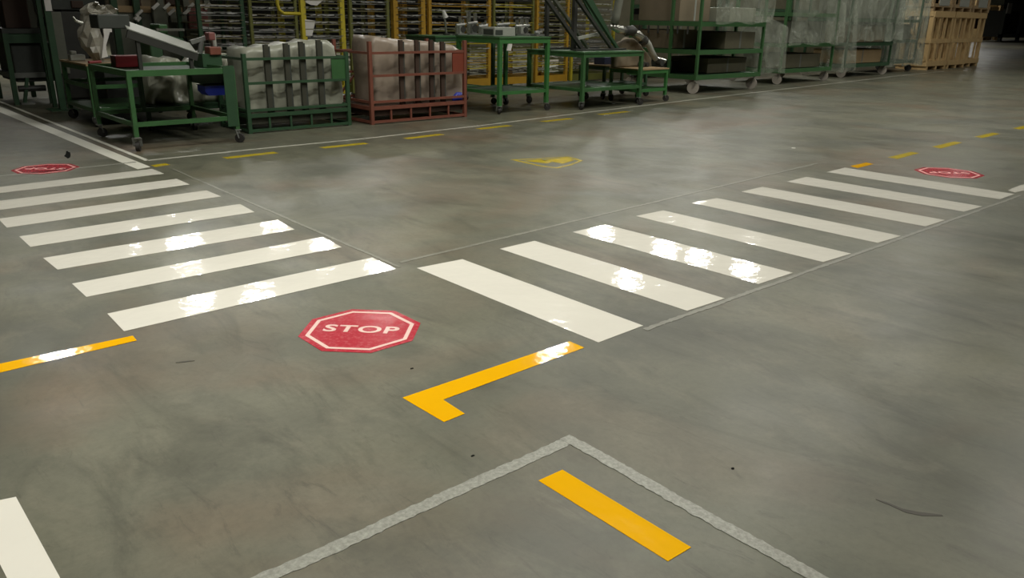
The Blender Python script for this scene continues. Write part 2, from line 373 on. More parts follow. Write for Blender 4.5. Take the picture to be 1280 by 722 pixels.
def text_mesh(s, size, ext):
    c = bpy.data.curves.new('t', 'FONT'); c.body = s; c.size = size; c.align_x = 'CENTER'; c.align_y = 'CENTER'; c.extrude = ext; c.offset = size*.022
    c.space_character = 1.08
    o = bpy.data.objects.new('t', c); col.objects.link(o); dg = bpy.context.evaluated_depsgraph_get(); dg.update()
    me = bpy.data.meshes.new_from_object(o.evaluated_get(dg)); bpy.data.objects.remove(o); return me
def stop(px, py, ang, R, label, mlet):
    c = fp(px, py)
    t = thing('stop_sign_decal', label, 'floor sign', (c.x, c.y, 0), 'red STOP octagons on the floor')
    def oc(r): return [(c.x+r*cos(ang+pi/8+k*pi/4), c.y+r*sin(ang+pi/8+k*pi/4)) for k in range(8)]
    MB().poly(oc(R), .0002, TZ).build('red_octagon', 'tr', t)
    MB().ring(oc(R*.89), oc(R*.82), TZ, TZ+.0006).build('white_border', mlet, t)
    me = text_mesh('STOP', R*.44, .0005); me.name = 'lettering'; me.materials.clear(); me.materials.append(M[mlet])
    o = bpy.data.objects.new('lettering', me); col.objects.link(o); o.parent = t
    o.location = (0, 0, TZ+.0008); o.rotation_euler = (0, 0, ang); o.scale = (1.12, .92, 1)
    return t
stop(451, 412, -pi/4, .306, 'near red STOP octagon between the two crosswalks', 'trl')
stop(57, 210.8, pi*.75+.1, .30, 'far red STOP octagon at the left, lettering upside down', 'trf')
stop(1186, 215.8, pi*.75, .335, 'far red STOP octagon at the right, lettering upside down', 'trf')

# faded forklift pictogram
t = thing('forklift_pictogram', 'faded yellow warning pictogram on the floor behind the crosswalks', 'floor sign', fp(690, 203))
P = [(638,199.4),(676,208),(697,210.3),(714,206.4),(729,200.6),(711,195.6),(676,197.8)]
c = Vector((sum(fp(*p).x for p in P)/7, sum(fp(*p).y for p in P)/7, 0))
P3 = [fp(*p) for p in ordered(P)]
Q3 = [c+(p-c)*.86 for p in P3]
MB().ring([p[:2] for p in P3], [p[:2] for p in Q3], .0002, TZ).build('outline', 'tyf', t)
b = MB()
for q in ([(676,200.4),(709,196.6),(718,200.3),(703,204.6),(694,202.6)], [(655,201),(676,199),(690,202.5),(684,204.2)]):
    b.poly([fp(*p)[:2] for p in ordered(q)], .0002, TZ)
b.build('forklift_silhouette', 'tyo', t)

# small specks and scuffs
def blob(px, py, r, sx, label, m='blackspot', ang=0.):
    c = fp(px, py); rr = random.Random(int(px)); pts = []
    for k in range(14):
        a = 2*pi*k/14; q = r*(1+rr.uniform(-.25, .25)); x = q*cos(a)*sx; y = q*sin(a)
        pts.append((c.x+x*cos(ang)-y*sin(ang), c.y+x*sin(ang)+y*cos(ang)))
    tag(MB().poly(pts, .0002, .0012).build('floor_spot', m), label, 'floor spot')
blob(84.5, 193.5, .028, 9, 'black smear on the floor behind the far left STOP octagon', ang=1.33)
blob(515, 460.5, .007, 1.2, 'tiny dark speck on the floor left of the yellow corner tape')
blob(591, 569.5, .006, 1.2, 'tiny dark speck on the floor above the worn grey tape')
blob(916, 585.5, .005, 1.4, 'tiny dark speck on the floor at the lower right')
blob(231, 452, .006, 6, 'dark scuff on the floor left of the near STOP octagon', 'scuff', ang=-.4)
blob(992, 185, .025, 1.2, 'small pale crumb on the floor beyond the right crosswalk', 'paper')
a = [(1095,624),(1112,630),(1130,638),(1150,642),(1178,644)]; mb = MB(); up = []; dn = []
for i, p in enumerate(a):
    w = fp(*p); n = Vector((-.1, .99, 0)); k = (.003, .008, .011, .011, .004)[i]; up.append((w+cu*0+Vector((.6, .8, 0))*k)[:2]); dn.append((w-Vector((.6, .8, 0))*k)[:2])
for i in range(4): mb.poly([dn[i], dn[i+1], up[i+1], up[i]], .0002, .001)
tag(mb.build('tyre_scuff', 'scuff'), 'dark curved scuff on the floor at the lower right', 'floor scuff')

# ------------------------------------------------------------------ cart helpers
def caster(t, x, y, z, r=.05, wm='wheel', ang=0.):
    h = z; o = Vector((sin(ang)*r*.4, cos(ang)*r*.4, 0)); ax = Vector((cos(ang), -sin(ang), 0))
    c = Vector((x, y, r))+o
    b = MB().box(x-.035, x+.035, y-.035, y+.035, h-.012, h)
    for s in (-1, 1): b.bar((x+ax.x*s*.026, y+ax.y*s*.026, h-.01), c+ax*s*.026, .006, .05, up=tuple(ax))
    p = b.build('caster', 'grey', t)
    MB().tube(c-ax*.02, c+ax*.02, r, 18).build('wheel', wm, p, smooth=False)
def legs(t, x0, x1, y0, y1, z0, z1, w, m):
    for x in (x0+w/2, x1-w/2):
        for y in (y0+w/2, y1-w/2):
            MB().box(x-w/2, x+w/2, y-w/2, y+w/2, z0, z1).build('leg', m, t)
def rect(mb, x0, x1, y0, y1, z0, z1, w):
    mb.box(x0, x1, y0, y0+w, z0, z1); mb.box(x0, x1, y1-w, y1, z0, z1)
    mb.box(x0, x0+w, y0+w, y1-w, z0, z1); mb.box(x1-w, x1, y0+w, y1-w, z0, z1); return mb
def table_cart(name, label, cat, x0, x1, y0, y1, h, m='green', w=.05, cz=.13, top='panel', topm=None, shelf=None, shelf_m=None, r=.05, wm='wheel', apron=.07, openshelf=False, group=None, second=None):
    t = thing(name, label, cat, ((x0+x1)/2, (y0+y1)/2, 0), group)
    legs(t, x0, x1, y0, y1, cz, h-.02, w, m)
    rect(MB(), x0+.002, x1-.002, y0+.002, y1-.002, h-apron, h-.004, w-.01).build('top_frame', m, t)
    if top == 'panel': MB().box(x0-.01, x1+.01, y0-.01, y1+.01, h-.004, h+.02).build('tabletop', topm or m, t)
    elif top == 'sunk': MB().box(x0+.04, x1-.04, y0+.04, y1-.04, h-.06, h-.045).build('top_panel', topm or m, t)
    if shelf:
        rect(MB(), x0+.004, x1-.004, y0+.004, y1-.004, shelf, shelf+.05, w-.014).build('lower_frame', m, t)
        if not openshelf: MB().box(x0+.035, x1-.035, y0+.035, y1-.035, shelf+.03, shelf+.042).build('lower_shelf', shelf_m or m, t)
    if second:
        rect(MB(), x0+.004, x1-.004, y0+.004, y1-.004, second, second+.05, w-.014).build('middle_frame', m, t)
    k = 0
    for x in (x0+w/2, x1-w/2):
        for y in (y0+w/2, y1-w/2):
            caster(t, x, y, cz, r, wm, ang=.5+k*.9); k += 1
    return t

# cart B: small bench trolley behind
tB = table_cart('workbench_trolley', 'small green trolley with a wooden top beside the tall green post', 'trolley', 3.0, 4.3, 11.75, 13.05, .80, 'green', .055, .14, topm='woodd', shelf=.2, r=.065, second=.5)
# cart C: big open frame cart
tC = table_cart('frame_cart', 'large green open frame cart on casters at the front left', 'cart', 2.79, 4.0, 9.43, 10.87, .88, 'green', .048, .16, top='sunk', topm='dgreen', shelf=.27, r=.055, openshelf=True)
MB().box(3.86, 3.99, 9.425, 9.437, .2, .90).build('end_plate', 'dgreen', tC)
MB().box(3.985, 4.012, 9.5, 10.8, .62, .88).build('side_plate', 'dgreen', tC)
MB().bar((3.36, 10.84, .3), (3.36, 10.84, .84), .05).build('middle_post', 'dgreen', tC)

# blue bin hooked on cart C's inner rail
b = thing('parts_bin', 'blue plastic parts bin hanging in the large green cart', 'bin', (3.83, 9.75, .6))
p = onY(268, 112, 9.75)
bx, bz = p.x, p.z
MB().polyY([(bx-.12, bz-.055), (bx+.13, bz-.055), (bx+.15, bz+.06), (bx-.16, bz+.06), (bx-.16, bz-.01)], 9.62, 9.86).build('bin_body', 'blue', b)
MB().box(bx-.165, bx+.155, 9.61, 9.87, bz+.055, bz+.065).build('bin_rim', 'navy', b)
MB().bar((bx+.1, 9.74, bz+.06), (3.985, 9.74, bz+.12), .02).build('hook', 'dgreen', b)

# wrapped object standing on trolley B
def lump(name, sections, k=14, seed=1, amp=.02, m='foil', parent=None, smooth=True):
    """sections: (x, y, z, rx, ry) rings from bottom to top"""
    r = random.Random(seed); mb = MB(); n = len(sections)
    for (x, y, z, rx, ry) in sections:
        for j in range(k):
            a = 2*pi*j/k; q = 1+r.uniform(-1, 1)*amp/max(rx, .01)
            mb.v.append((x+rx*cos(a)*q, y+ry*sin(a)*q, z+r.uniform(-1, 1)*amp*.4))
    for i in range(n-1):
        for j in range(k):
            l = (j+1) % k; mb.f.append((i*k+j, i*k+l, (i+1)*k+l, (i+1)*k+j))
    mb.f.append(tuple(reversed(range(k)))); mb.f.append(tuple((n-1)*k+j for j in range(k)))
    return mb.build(name, m, parent, smooth=smooth)
Yw = 12.1
def W(px, py, Y=Yw): q = onY(px, py, Y); return q
t = thing('wrapped_part', 'grey foam wrapped part standing on the small wooden topped trolley', 'wrapped part', (W(118, 75).x, Yw, .82))
zb = .828
S = []
for (xl, xr, y) in ((120,128,74),(112,130,66),(106,131,58),(101,128,48),(99,124,38),(100,125,28),(103,128,20),(104,134,15)):
    a = W(xl, y); q = W(xr, y); S.append(((a.x+q.x)/2, Yw, a.z, (q.x-a.x)/2, .12))
S[0] = (S[0][0], Yw, zb, S[0][3], .06)
lump('wrapping', S, seed=4, amp=.04, parent=t, smooth=False, k=11)
a = W(128, 18)
MB().bar(W(116, 16), W(146, 20), .1, .05, up=(0, 0, 1)).build('top_bracket', 'lgrey', t)
b = MB(); b.polyY([(W(123,72).x, W(123,72).z), (W(131,70).x, W(131,70).z), (W(128,58).x, W(128,58).z), (W(133,40).x, W(133,40).z), (W(129,28).x, W(129,28).z), (W(124,30).x, W(124,30).z), (W(126,45).x, W(126,45).z)], Yw-.15, Yw-.12)
b.build('white_strap', 'paper', t)
MB().box(W(131,34).x, W(137,34).x, Yw-.08, Yw-.05, W(131,40).z, W(131,32).z).build('label_tag', 'paper', t)
S = [(W(px, 10).x, Yw, W(px, py).z, r_, .1) for px, py, r_ in ((116,16,.14),(115,11,.12),(118,6,.07),(119,3,.03))]
lump('top_knot', S, seed=9, amp=.045, parent=t, smooth=False)
S = [(W(px, 10).x, Yw+.02, W(px, py).z, r_, .08) for px, py, r_ in ((134,16,.12),(133,11,.11),(131,7,.05))]
lump('top_knot', S, seed=11, amp=.045, parent=t, smooth=False)
MB().path([W(91,21), W(95,26), W(103,29)], [.012, .02, .03], 8).build('protruding_pipe', 'silver', t)
# clutter on trolley B
tag(MB().box(3.03, 3.22, 12.6, 12.75, .822, .90).box(3.05, 3.12, 12.62, 12.73, .90, .95).build('clamp_block', 'lgrey', bev=.01), 'small pale clamp block on the left corner of the wooden topped trolley', 'clamp')
t = thing('hand_tool', 'red handled tool lying on the small wooden topped trolley front', 'tool', (3.2, 11.85, .82))
MB().tube((3.05, 11.82, .84), (3.22, 11.9, .84), .018, 8).build('handle', 'redb', t); MB().bar((3.22, 11.9, .84), (3.36, 11.96, .84), .03, .012).build('blade', 'silver', t)

# red long box behind cart C's top
a = onY(139, 71, 10.7); q = onY(172, 71, 10.7)
tag(MB().box(a.x, q.x, 10.55, 10.75, .842, onY(150, 69, 10.7).z).build('red_case', 'redb', bev=.008), 'long red case lying on the large green cart', 'case')

# sloping grey chute on cart C
Yc = 10.1
t = thing('sloping_chute', 'long grey sloping chute lying over the large green cart', 'chute', (onY(200, 50, Yc).x, Yc, .9))
A = onY(155, 30, Yc); B = onY(241, 60, Yc)
d = (B-A).normalized()
MB().bar(A, B, .3, .012, up=(0, -.35, 1)).build('chute_bed', 'lgrey', t)
nrm = Vector((0, -.2, 0))
MB().bar(A+Vector((-.02, -.12, -.1)), B+Vector((0, -.12, -.1)), .03, .09).build('side_rail', 'black', t)
MB().bar(A+Vector((-.2, .17, .07)), B+Vector((-.05, .17, .07)), .03, .06).build('side_rail', 'dgreen', t)
for f_ in (.12, .9):
    q = A.lerp(B, f_)
    MB().bar((q.x, Yc-.1, .84), (q.x, Yc-.1, q.z-.12), .04).build('support_leg', 'black', t)
b = MB().box(onY(115,20,Yc+.15).x, A.x+.05, Yc-.05, Yc+.28, A.z-.05, A.z+.1); b.build('drive_box', 'dark', t, bev=.01)
# grey/dark small components to the right on cart C
t = thing('hand_press', 'small hand press with red knobs on the right end of the large green cart', 'press', (3.8, 10.3, .84))
def Wc(px, py, Y=10.3): return onY(px, py, Y)
MB().box(Wc(246,60).x, Wc(270,60).x, 10.15, 10.45, .842, Wc(246,70).z+.03).build('press_base', 'dgreen', t)
MB().tube(Wc(250,66), Wc(252,50), .03, 10).build('press_column', 'grey', t)
MB().tube(Wc(268,68), Wc(266,42), .035, 10).build('press_column', 'lgrey', t)
MB().box(Wc(256,69).x, Wc(270,69).x, 10.12, 10.3, Wc(256,68).z, Wc(256,58).z).build('red_block', 'red', t, bev=.01)
MB().box(Wc(256,50).x, Wc(264,50).x, 10.15, 10.3, Wc(256,50).z, Wc(256,40).z).build('red_knob', 'maroon', t, bev=.015)
MB().bar(Wc(238,53), Wc(268,44), .05).build('lever', 'grey', t)

# wrapped goods on a low pallet cart behind cart C
tW = table_cart('low_platform_cart', 'low dark green platform cart behind the large green cart', 'cart', 3.45, 4.9, 11.02, 11.68, .30, 'dgreen', .05, .12, topm='dgreen', r=.05, apron=.06)
def bundle(label, prof, Y, depth, zb, m, amp=.02, seed=3, n=46, rows=12, group=None, rotx=0):
    """prof: list of (x, z_top); closed soft-sided bundle"""
    r = random.Random(seed); ph = [r.uniform(0, 6) for _ in range(6)]
    x0, x1 = prof[0][0], prof[-1][0]
    def zt(x):
        for (a, za), (b, zb_) in zip(prof, prof[1:]):
            if a <= x <= b: return za+(zb_-za)*(x-a)/max(1e-6, b-a)
        return prof[-1][1]
    mb = MB(); loop = []
    for i in range(n+1):
        x = x0+(x1-x0)*i/n; top = zt(x); c = []
        edge = min(1, min(i, n-i)/2.0+.3)
        for j in range(rows+1):
            z = zb+(top-zb)*j/rows
            dy = amp*(sin(x*17+ph[0]+z*4)+.7*sin(x*31+ph[1]-z*9)+.6*sin(z*23+x*11+ph[2]))
            c.append((x+amp*.4*sin(z*19+ph[3]), Y+dy+(1-edge)*.05+(.03 if j == rows else 0), z))
        for j in range(rows, -1, -1):
            z = zb+(top-zb)*j/rows
            dy = amp*(sin(x*13+ph[4]+z*6)+.7*sin(x*27-z*7))
            c.append((x, Y+depth+dy-(1-edge)*.05-(.03 if j == rows else 0), z+(.02*sin(x*21) if j == rows else 0)))
        loop.append(c)
    k = len(loop[0])
    for c in loop: mb.v += c
    for i in range(n):
        for j in range(k):
            l = (j+1) % k; mb.f.append((i*k+j, (i+1)*k+j, (i+1)*k+l, i*k+l))
    mb.f.append(tuple(range(k))); mb.f.append(tuple(n*k+j for j in reversed(range(k))))
    return tag(mb.build('wrapped_bundle', m, smooth=True), label, 'wrapped bundle', group)
bundle('crumpled clear plastic bundle on the low platform cart behind the large green cart', [(3.55, .55), (3.62, .92), (3.95, .9), (4.05, .78), (4.3, .98), (4.7, .95), (4.82, .7)], 11.1, .5, .322, 'wrap', .045, 21)

# ------------------------------------------------------------------ cage racks D and E
def cage(name, label, x0, x1, y0, y1, h, m, straps, rails, pm, strapm, Yf):
    t = thing(name, label, 'cage cart', ((x0+x1)/2, (y0+y1)/2, 0), 'cage carts of wrapped panels'); w = .05
    for x in (x0+w/2, x1-w/2):
        for y in (y0+w/2, y1-w/2):
            MB().box(x-w/2, x+w/2, y-w/2, y+w/2, 0, h).build('corner_post', m, t)
    for z in rails:
        MB().box(x0+w, x1-w, y0+.005, y0+.04, z-.015, z+.018).build('front_rail', m, t)
        MB().box(x0+w, x1-w, y1-.04, y1-.005, z-.015, z+.018).build('back_rail', m, t)
    for x in (x0+.005, x1-.04):
        for z in (rails[0], rails[-1]): MB().box(x, x+.035, y0+w, y1-w, z-.015, z+.018).build('side_rail', m, t)
    rect(MB(), x0+.003, x1-.003, y0+.003, y1-.003, .20, .25, .045).build('deck_frame', m, t)
    MB().box(x0+.04, x1-.04, y0+.04, y1-.04, .225, .245).build('deck', strapm, t)
    MB().box(x0+.05, x1-.05, y0+.05, y1-.05, .11, .2).build('under_tray', strapm, t)
    rect(MB(), x0+.003, x1-.003, y0+.003, y1-.003, .015, .05, .04).build('foot_frame', m, t)
    for i in range(1, 5):
        x = x0+(x1-x0)*i/5; MB().box(x-.012, x+.012, y0+.01, y0+.035, .05, .2).build('foot_strut', m, t)
    MB().box(x1-.26, x1-.05, y0+.012, y0+.03, rails[1]-.0, rails[0]).build('corner_plate', pm, t)
    for x in (x0+.05, x1-.05):
        s = 1 if x < (x0+x1)/2 else -1
        MB().bar((x, y1-.02, .3), (x+s*.3, y1-.02, .62), .03).build('corner_brace', m, t)
    for px, topy in straps:
        q = onY(px, topy, y0+.05); MB().box(q.x-.03, q.x+.03, y0+.045, y0+.085, .246, q.z).build('divider_post', strapm, t)
        MB().box(q.x+.03, q.x+.055, y0+.05, y0+.07, .246, q.z-.02).build('divider_edge', 'dark', t)
    return t
cage('cage_cart', 'green steel cage cart full of plastic wrapped panels', 4.38, 5.9, 10.05, 10.95, 1.0, 'dgreen', [(332,56),(357,54),(376,52),(398,50)], [.93, .63, .29], 'green', 'strap', 10.15)
cage('cage_cart', 'rust red steel cage cart full of plastic wrapped panels', 6.15, 7.88, 9.92, 10.95, 1.14, 'red', [(501,50),(521,50),(539,50),(553,52)], [.98, .67, .31], 'redp', 'brownp', 10.05)
def pr(lst, Y): return [(onY(px, py, Y).x, onY(px, py, Y).z) for px, py in lst]
bundle('plastic wrapped grey white panels standing in the green cage cart', pr([(303,61),(315,60),(332,59),(358,56),(385,52),(410,50),(418,58),(425,85),(431,125)], 10.2), 10.2, .55, .247, 'wrap', .011, 5)
bundle('plastic wrapped pinkish white panels standing in the red cage cart', pr([(466,50),(469,45),(480,47),(500,50),(536,52),(548,53),(565,56),(576,62),(578,80),(580,118)], 10.1), 10.1, .6, .247, 'wrapr', .012, 8)
t = tag(lump('crumpled_cloth', [(onY(574,113,10.02).x, 10.06, .247, .1, .04), (onY(575,113,10.02).x, 10.06, .3, .11, .05), (onY(575,113,10.02).x, 10.06, .36, .05, .03)], seed=5, amp=.02, m='blue'), 'crumpled blue rag at the right foot of the red cage cart', 'rag')

# ------------------------------------------------------------------ green benches F, F0, G, H, H2
table_cart('workbench', 'tall bright green workbench on casters carrying a white box', 'workbench', 8.5, 9.6, 9.87, 10.98, 1.17, 'lgreen', .06, .13, topm='green', shelf=.30, shelf_m='dgreen', r=.055, apron=.08)
table_cart('workbench', 'green bench behind the red cage cart, covered with metal fittings', 'workbench', 8.2, 9.5, 11.15, 12.0, 1.15, 'dgreen', .055, .13, topm='green', shelf=.25, shelf_m='green', r=.055)
table_cart('assembly_table', 'green frame table carrying the black tilted fixture', 'table', 10.08, 11.64, 9.55, 10.95, .93, 'green', .06, .14, topm='green', shelf=.30, r=.06, wm='wheel')
table_cart('low_trolley', 'low green trolley with a wooden top at the right of the black fixture table', 'trolley', 11.76, 12.6, 9.72, 10.45, .60, 'lgreen', .05, .12, topm='woodd', shelf=.2, r=.06)
table_cart('low_trolley', 'low dark green trolley carrying a navy box behind the fixture table', 'trolley', 11.8, 13.1, 10.62, 11.3, .62, 'dgreen', .05, .12, topm='woodd', shelf=.22, r=.06)
tag(MB().box(11.9, 12.45, 10.72, 11.0, .642, .78).build('storage_box', 'navy', bev=.01), 'dark navy box on the low dark green trolley', 'box')
tag(MB().box(12.6, 12.8, 10.75, 10.95, .642, .88).build('green_canister', 'olive', bev=.02), 'olive green upright canister on the low dark green trolley', 'canister')

def at(px, Y, py=44): return onY(px, py, Y).x
t = thing('instrument_box', 'white box with a dark grille on the tall bright green workbench', 'box', (at(626, 10.2), 10.2, 1.19))
xa, xb = at(613, 10.2), at(639, 10.2)
MB().box(xa, xb, 10.1, 10.4, 1.192, 1.33).build('casing', 'lgrey', t, bev=.008)
MB().box(xa-.004, xa+.002, 10.13, 10.37, 1.215, 1.3).build('side_grille', 'dark', t)
MB().box(xa+.02, xa+.17, 10.094, 10.101, 1.215, 1.29).build('front_grille', 'dark', t)
def fitting(px, Y, zb, w, h, label, seed, name='metal_fitting'):
    r = random.Random(seed); x = at(px, Y); t = thing(name, label, 'metal fitting', (x, Y, zb))
    MB().box(x-w/2, x+w/2, Y-.08, Y+.08, zb+.002, zb+.03).build('base_plate', 'grey', t)
    b = MB()
    for i in range(3):
        xx = x+(i-1)*w*.32; hh = h*r.uniform(.55, 1); b.tube((xx, Y, zb+.03), (xx, Y, zb+hh), .018+r.random()*.02, 10)
    b.build('upright_pins', 'silver', t)
    MB().tube((x-w*.45, Y-.02, zb+h*.5), (x+w*.45, Y-.02, zb+h*.55), .022, 10).build('cross_shaft', 'steelmix', t)
    MB().box(x-w*.2, x+w*.25, Y-.06, Y+.05, zb+.03, zb+h*.45).build('clamp_body', 'lgrey' if seed % 2 else 'grey', t, bev=.006)
    MB().tube((x+w*.1, Y-.07, zb+h*.3), (x+w*.1, Y+.06, zb+h*.3), h*.16, 12).build('hand_wheel', 'black', t)
fitting(575, 11.4, 1.17, .2, .34, 'silver metal fitting at the left end of the bench behind the red cage cart', 1)
fitting(590, 11.4, 1.17, .22, .40, 'silver metal fitting right of the leftmost one on the bench behind the red cage cart', 2)
fitting(603, 11.5, 1.17, .22, .30, 'silver metal fitting nearest the white box on the rear green bench', 3)
fitting(628, 10.75, 1.19, .30, .34, 'dark pinned metal fitting standing behind the white box', 4)
fitting(652, 10.6, 1.19, .34, .30, 'grey metal fitting right of the white box on the bright green workbench', 5)
fitting(672, 10.3, 1.19, .18, .12, 'low metal fitting at the right end of the bright green workbench', 7)
t = thing('desk_lamp_arm', 'thin dark arm with a white head on the bench behind the red cage cart', 'lamp', (at(558, 11.7), 11.7, 1.17))
MB().tube((at(558, 11.7), 11.7, 1.172), (at(558, 11.7), 11.7, 1.2), .06, 14).build('base', 'black', t)
MB().tube((at(558, 11.7), 11.7, 1.2), onY(556, 24, 11.7), .018, 8).build('stem', 'grime', t)
MB().tube(onY(557, 22, 11.7), onY(554, 13, 11.7), .045, 12, .025).build('head', 'paper', t)
q = onY(636, 59, 9.86)
tag(MB().polyY([(q.x-.05, q.z-.05), (q.x+.03, q.z-.055), (q.x+.055, q.z+.05), (q.x-.02, q.z+.05)], 9.84, 9.862).build('hanging_tag', 'paper'), 'crumpled white tag hanging under the top of the bright green workbench', 'tag')

# black tilted fixture on table G
t = thing('tilted_fixture', 'black and green tilted A shaped fixture frame on the green table', 'fixture', (10.85, 10.2, .95))
def G(px, py, Y=9.95): return onY(px, py, Y)
zt = .955
def foot(p, q):  # extend the bar upwards beyond the frame, foot on the table
    d = (q-p); k = (zt+.02-p.z)/d.z; base = p+d*k; top = p+d*((2.3-p.z)/d.z); return base, top
for (a, b, w, m, Y, nm) in (((684,0),(724,56),.06,'black',9.95,'diagonal_beam'), ((722,0),(763,58),.05,'black',9.9,'diagonal_beam'), ((733,0),(770,58),.045,'dgreen',10.0,'green_diagonal'), ((693,0),(728,50),.05,'grime',10.25,'rear_diagonal')):
    p, q = foot(G(*a, Y), G(*b, Y)); MB().bar(p, q, w, .06, up=(0, 1, 0)).build(nm, m, t)
x = G(718, 30, 10.05).x; MB().box(x-.035, x+.035, 10.02, 10.09, zt, 2.3).build('upright_post', 'black', t)
x = G(683.5, 30, 10.6).x; MB().box(x-.03, x+.03, 10.57, 10.63, zt, 2.3).build('upright_post', 'black', t)
MB().bar(G(722, 48, 9.98), G(752, 41, 9.98), .04, .05).build('cross_bar', 'lgrey', t)
pp = [G(728, 0, 10.15), G(740, 0, 10.15), G(760, 38, 10.15), G(749, 40, 10.15)]
MB().polyY([(p.x, p.z) for p in (pp[3], pp[2], pp[1], pp[0])], 10.12, 10.16).build('green_panel', 'dgreen', t)
MB().box(10.2, 11.5, 9.85, 9.93, zt, zt+.03).build('base_rail', 'black', t); MB().box(10.2, 11.5, 10.5, 10.58, zt, zt+.03).build('base_rail', 'black', t)

# sleeved duct on the low trolley
t = thing('sleeved_duct', 'bent grey duct with silver sleeves arching down onto the low wooden topped trolley', 'duct', (12.3, 10.1, .62))
def Hh(px, py, Y=10.1): return onY(px, py, Y)
MB().path([Hh(775,-20), Hh(774,0), Hh(770,20), Hh(768,30)], .075, 12).build('upper_duct', 'grime', t, smooth=True)
MB().path([Hh(766,33), Hh(774,37), Hh(782,39)], [.06, .075, .07], 12).build('silver_sleeve', 'silver', t, smooth=True)
MB().path([Hh(782,39), Hh(790,38), Hh(792,40)], [.085, .09, .085], 12).build('black_band', 'black', t, smooth=True)
MB().path([Hh(791,39), Hh(798,44), Hh(804,50)], [.065, .08, .07], 12).build('silver_sleeve', 'silver', t, smooth=True)
MB().path([Hh(803,49), Hh(806,52)], [.09, .09], 12).build('black_band', 'black', t)
MB().path([Hh(806,50), Hh(811,56), Hh(815,65), Hh(820,74)], [.07, .06, .055, .05], 12).build('lower_duct', 'lgrey', t, smooth=True)
MB().path([Hh(818,72), Hh(831,76)], [.03, .04], 10).build('end_nozzle', 'silver', t)
q = Hh(825, 78); MB().tube((q.x, q.y-.06, .69), (q.x, q.y+.06, .69), .065, 16).build('end_roller', 'black', t)
q = Hh(804, 78); tag(MB().tube((q.x-.05, 10.05, .675), (q.x-.05, 10.15, .675), .052, 16).tube((q.x+.09, 10.05, .665), (q.x+.09, 10.15, .665), .042, 16).build('roller_pair', 'wheel'), 'pair of dark rollers on the low wooden topped trolley', 'rollers')
S = []
a = Hh(780, 80, 10.3)
kp = bundle('brown paper wrapped bundle leaning behind the bent grey duct', [(Hh(768,60,10.3).x, .95), (Hh(776,45,10.3).x, 1.1), (Hh(788,42,10.3).x, 1.15), (Hh(800,52,10.3).x, 1.0), (Hh(812,76,10.3).x, .72)], 10.22, .18, .622, 'card', .012, 31, 24)

# ------------------------------------------------------------------ tray racks at the back
def tray_rack(label, pxa, pxb, Y, m, basem, trays, H=2.3, depth=.9, wide=.05, stuffm='steelmix', seed=1, z0=.36, dz=.118, front=.05):
    r = random.Random(seed); x0 = onY(pxa, 20, Y).x; x1 = onY(pxb, 20, Y).x
    t = thing('tray_rack', label, 'tray rack', ((x0+x1)/2, Y+depth/2, 0), 'tray racks behind the carts'); w = wide
    for x in (x0, x1-w):
        for y in (Y, Y+depth-w): MB().box(x, x+w, y, y+w, .12, H).build('upright', m, t)
    b = MB(); rect(b, x0+.002, x1-.002, Y+.002, Y+depth-.002, .13, .27, .06); b.build('base_frame', basem, t)
    k = 0
    for x in (x0+w/2, x1-w/2):
        for y in (Y+.04, Y+depth-.04): caster(t, x, y, .13, .055, 'wheel', .4+k); k += 1
    z = z0; i = 0; st = MB()
    while z < H-.15:
        b = MB(); rect(b, x0+w*.6, x1-w*.6, Y+.02, Y+depth-.02, z, z+.014, .02)
        for j in range(1, 4): xx = x0+(x1-x0)*j/4; b.box(xx-.01, xx+.01, Y+.04, Y+depth-.04, z, z+.012)
        b.box(x0+w*.6, x1-w*.6, Y-.012, Y-.004, z+.05, z+.058)
        b.build('tray', trays[i % len(trays)] if not (z < 1.0 and basem == 'orange' and i % 2) else 'yellow', t)
        n = int((x1-x0)/.12)
        for j in range(n):
            if r.random() < .18: continue
            xx = x0+w+(x1-x0-2*w)*(j+.5)/n+r.uniform(-.02, .02); L = r.uniform(.03, .085); yy = Y+r.uniform(.0, .12)
            hh = r.uniform(.008, .028); tl = r.uniform(-.02, .02)
            st.bar((xx-L, yy, z+.03+hh/2-tl*.5), (xx+L, yy+r.uniform(-.02, .06), z+.03+hh/2+tl*.5), .03, hh)
            if r.random() < .6: st.bar((xx, yy, z+.03+hh), (xx+r.uniform(-.03, .03), yy+.55, z+.035+hh), .05, .012)
        z += dz*r.uniform(.94, 1.06); i += 1
    o = st.build('stored_strips', stuffm, t); o['kind'] = 'stuff'; o['label'] = 'silvery metal strips lying on the trays'
    return t
tray_rack('grey green tray rack behind the right end of the large green cart', 247, 306, 13.1, 'dgreen', 'dgreen', ['traygrey', 'grey'], seed=2, wide=.06)
tray_rack('olive and grey tray rack left behind the green cage cart', 312, 372, 13.1, 'olive', 'olive', ['traygrey', 'grey', 'olive'], seed=3)
tray_rack('tray rack with bright yellow uprights and hanging papers, behind the green cage cart', 377, 431, 13.1, 'yellow', 'yellow', ['grey', 'olive', 'traygrey'], seed=4, wide=.085)
tray_rack('dense dark tray rack between the green and red cage carts', 437, 487, 13.1, 'olive', 'olive', ['traygrey', 'grey'], seed=5, wide=.06)
tray_rack('tray rack with the thick orange upright behind the red cage cart', 492, 532, 13.1, 'orange', 'orange', ['traygrey', 'black'], seed=6, wide=.1)
tray_rack('orange tray rack behind the left half of the bright green workbench', 536, 614, 13.1, 'orange', 'orange', ['black', 'olive', 'orange'], seed=7, wide=.07)
tray_rack('yellow tray rack behind the right half of the bright green workbench', 617, 668, 13.1, 'olive', 'orange', ['black', 'olive', 'yellow'], seed=8, wide=.05)
tray_rack('tray rack with orange uprights seen through the tilted fixture', 671, 712, 13.1, 'orange', 'orange', ['olive', 'traygrey'], seed=9, wide=.07)
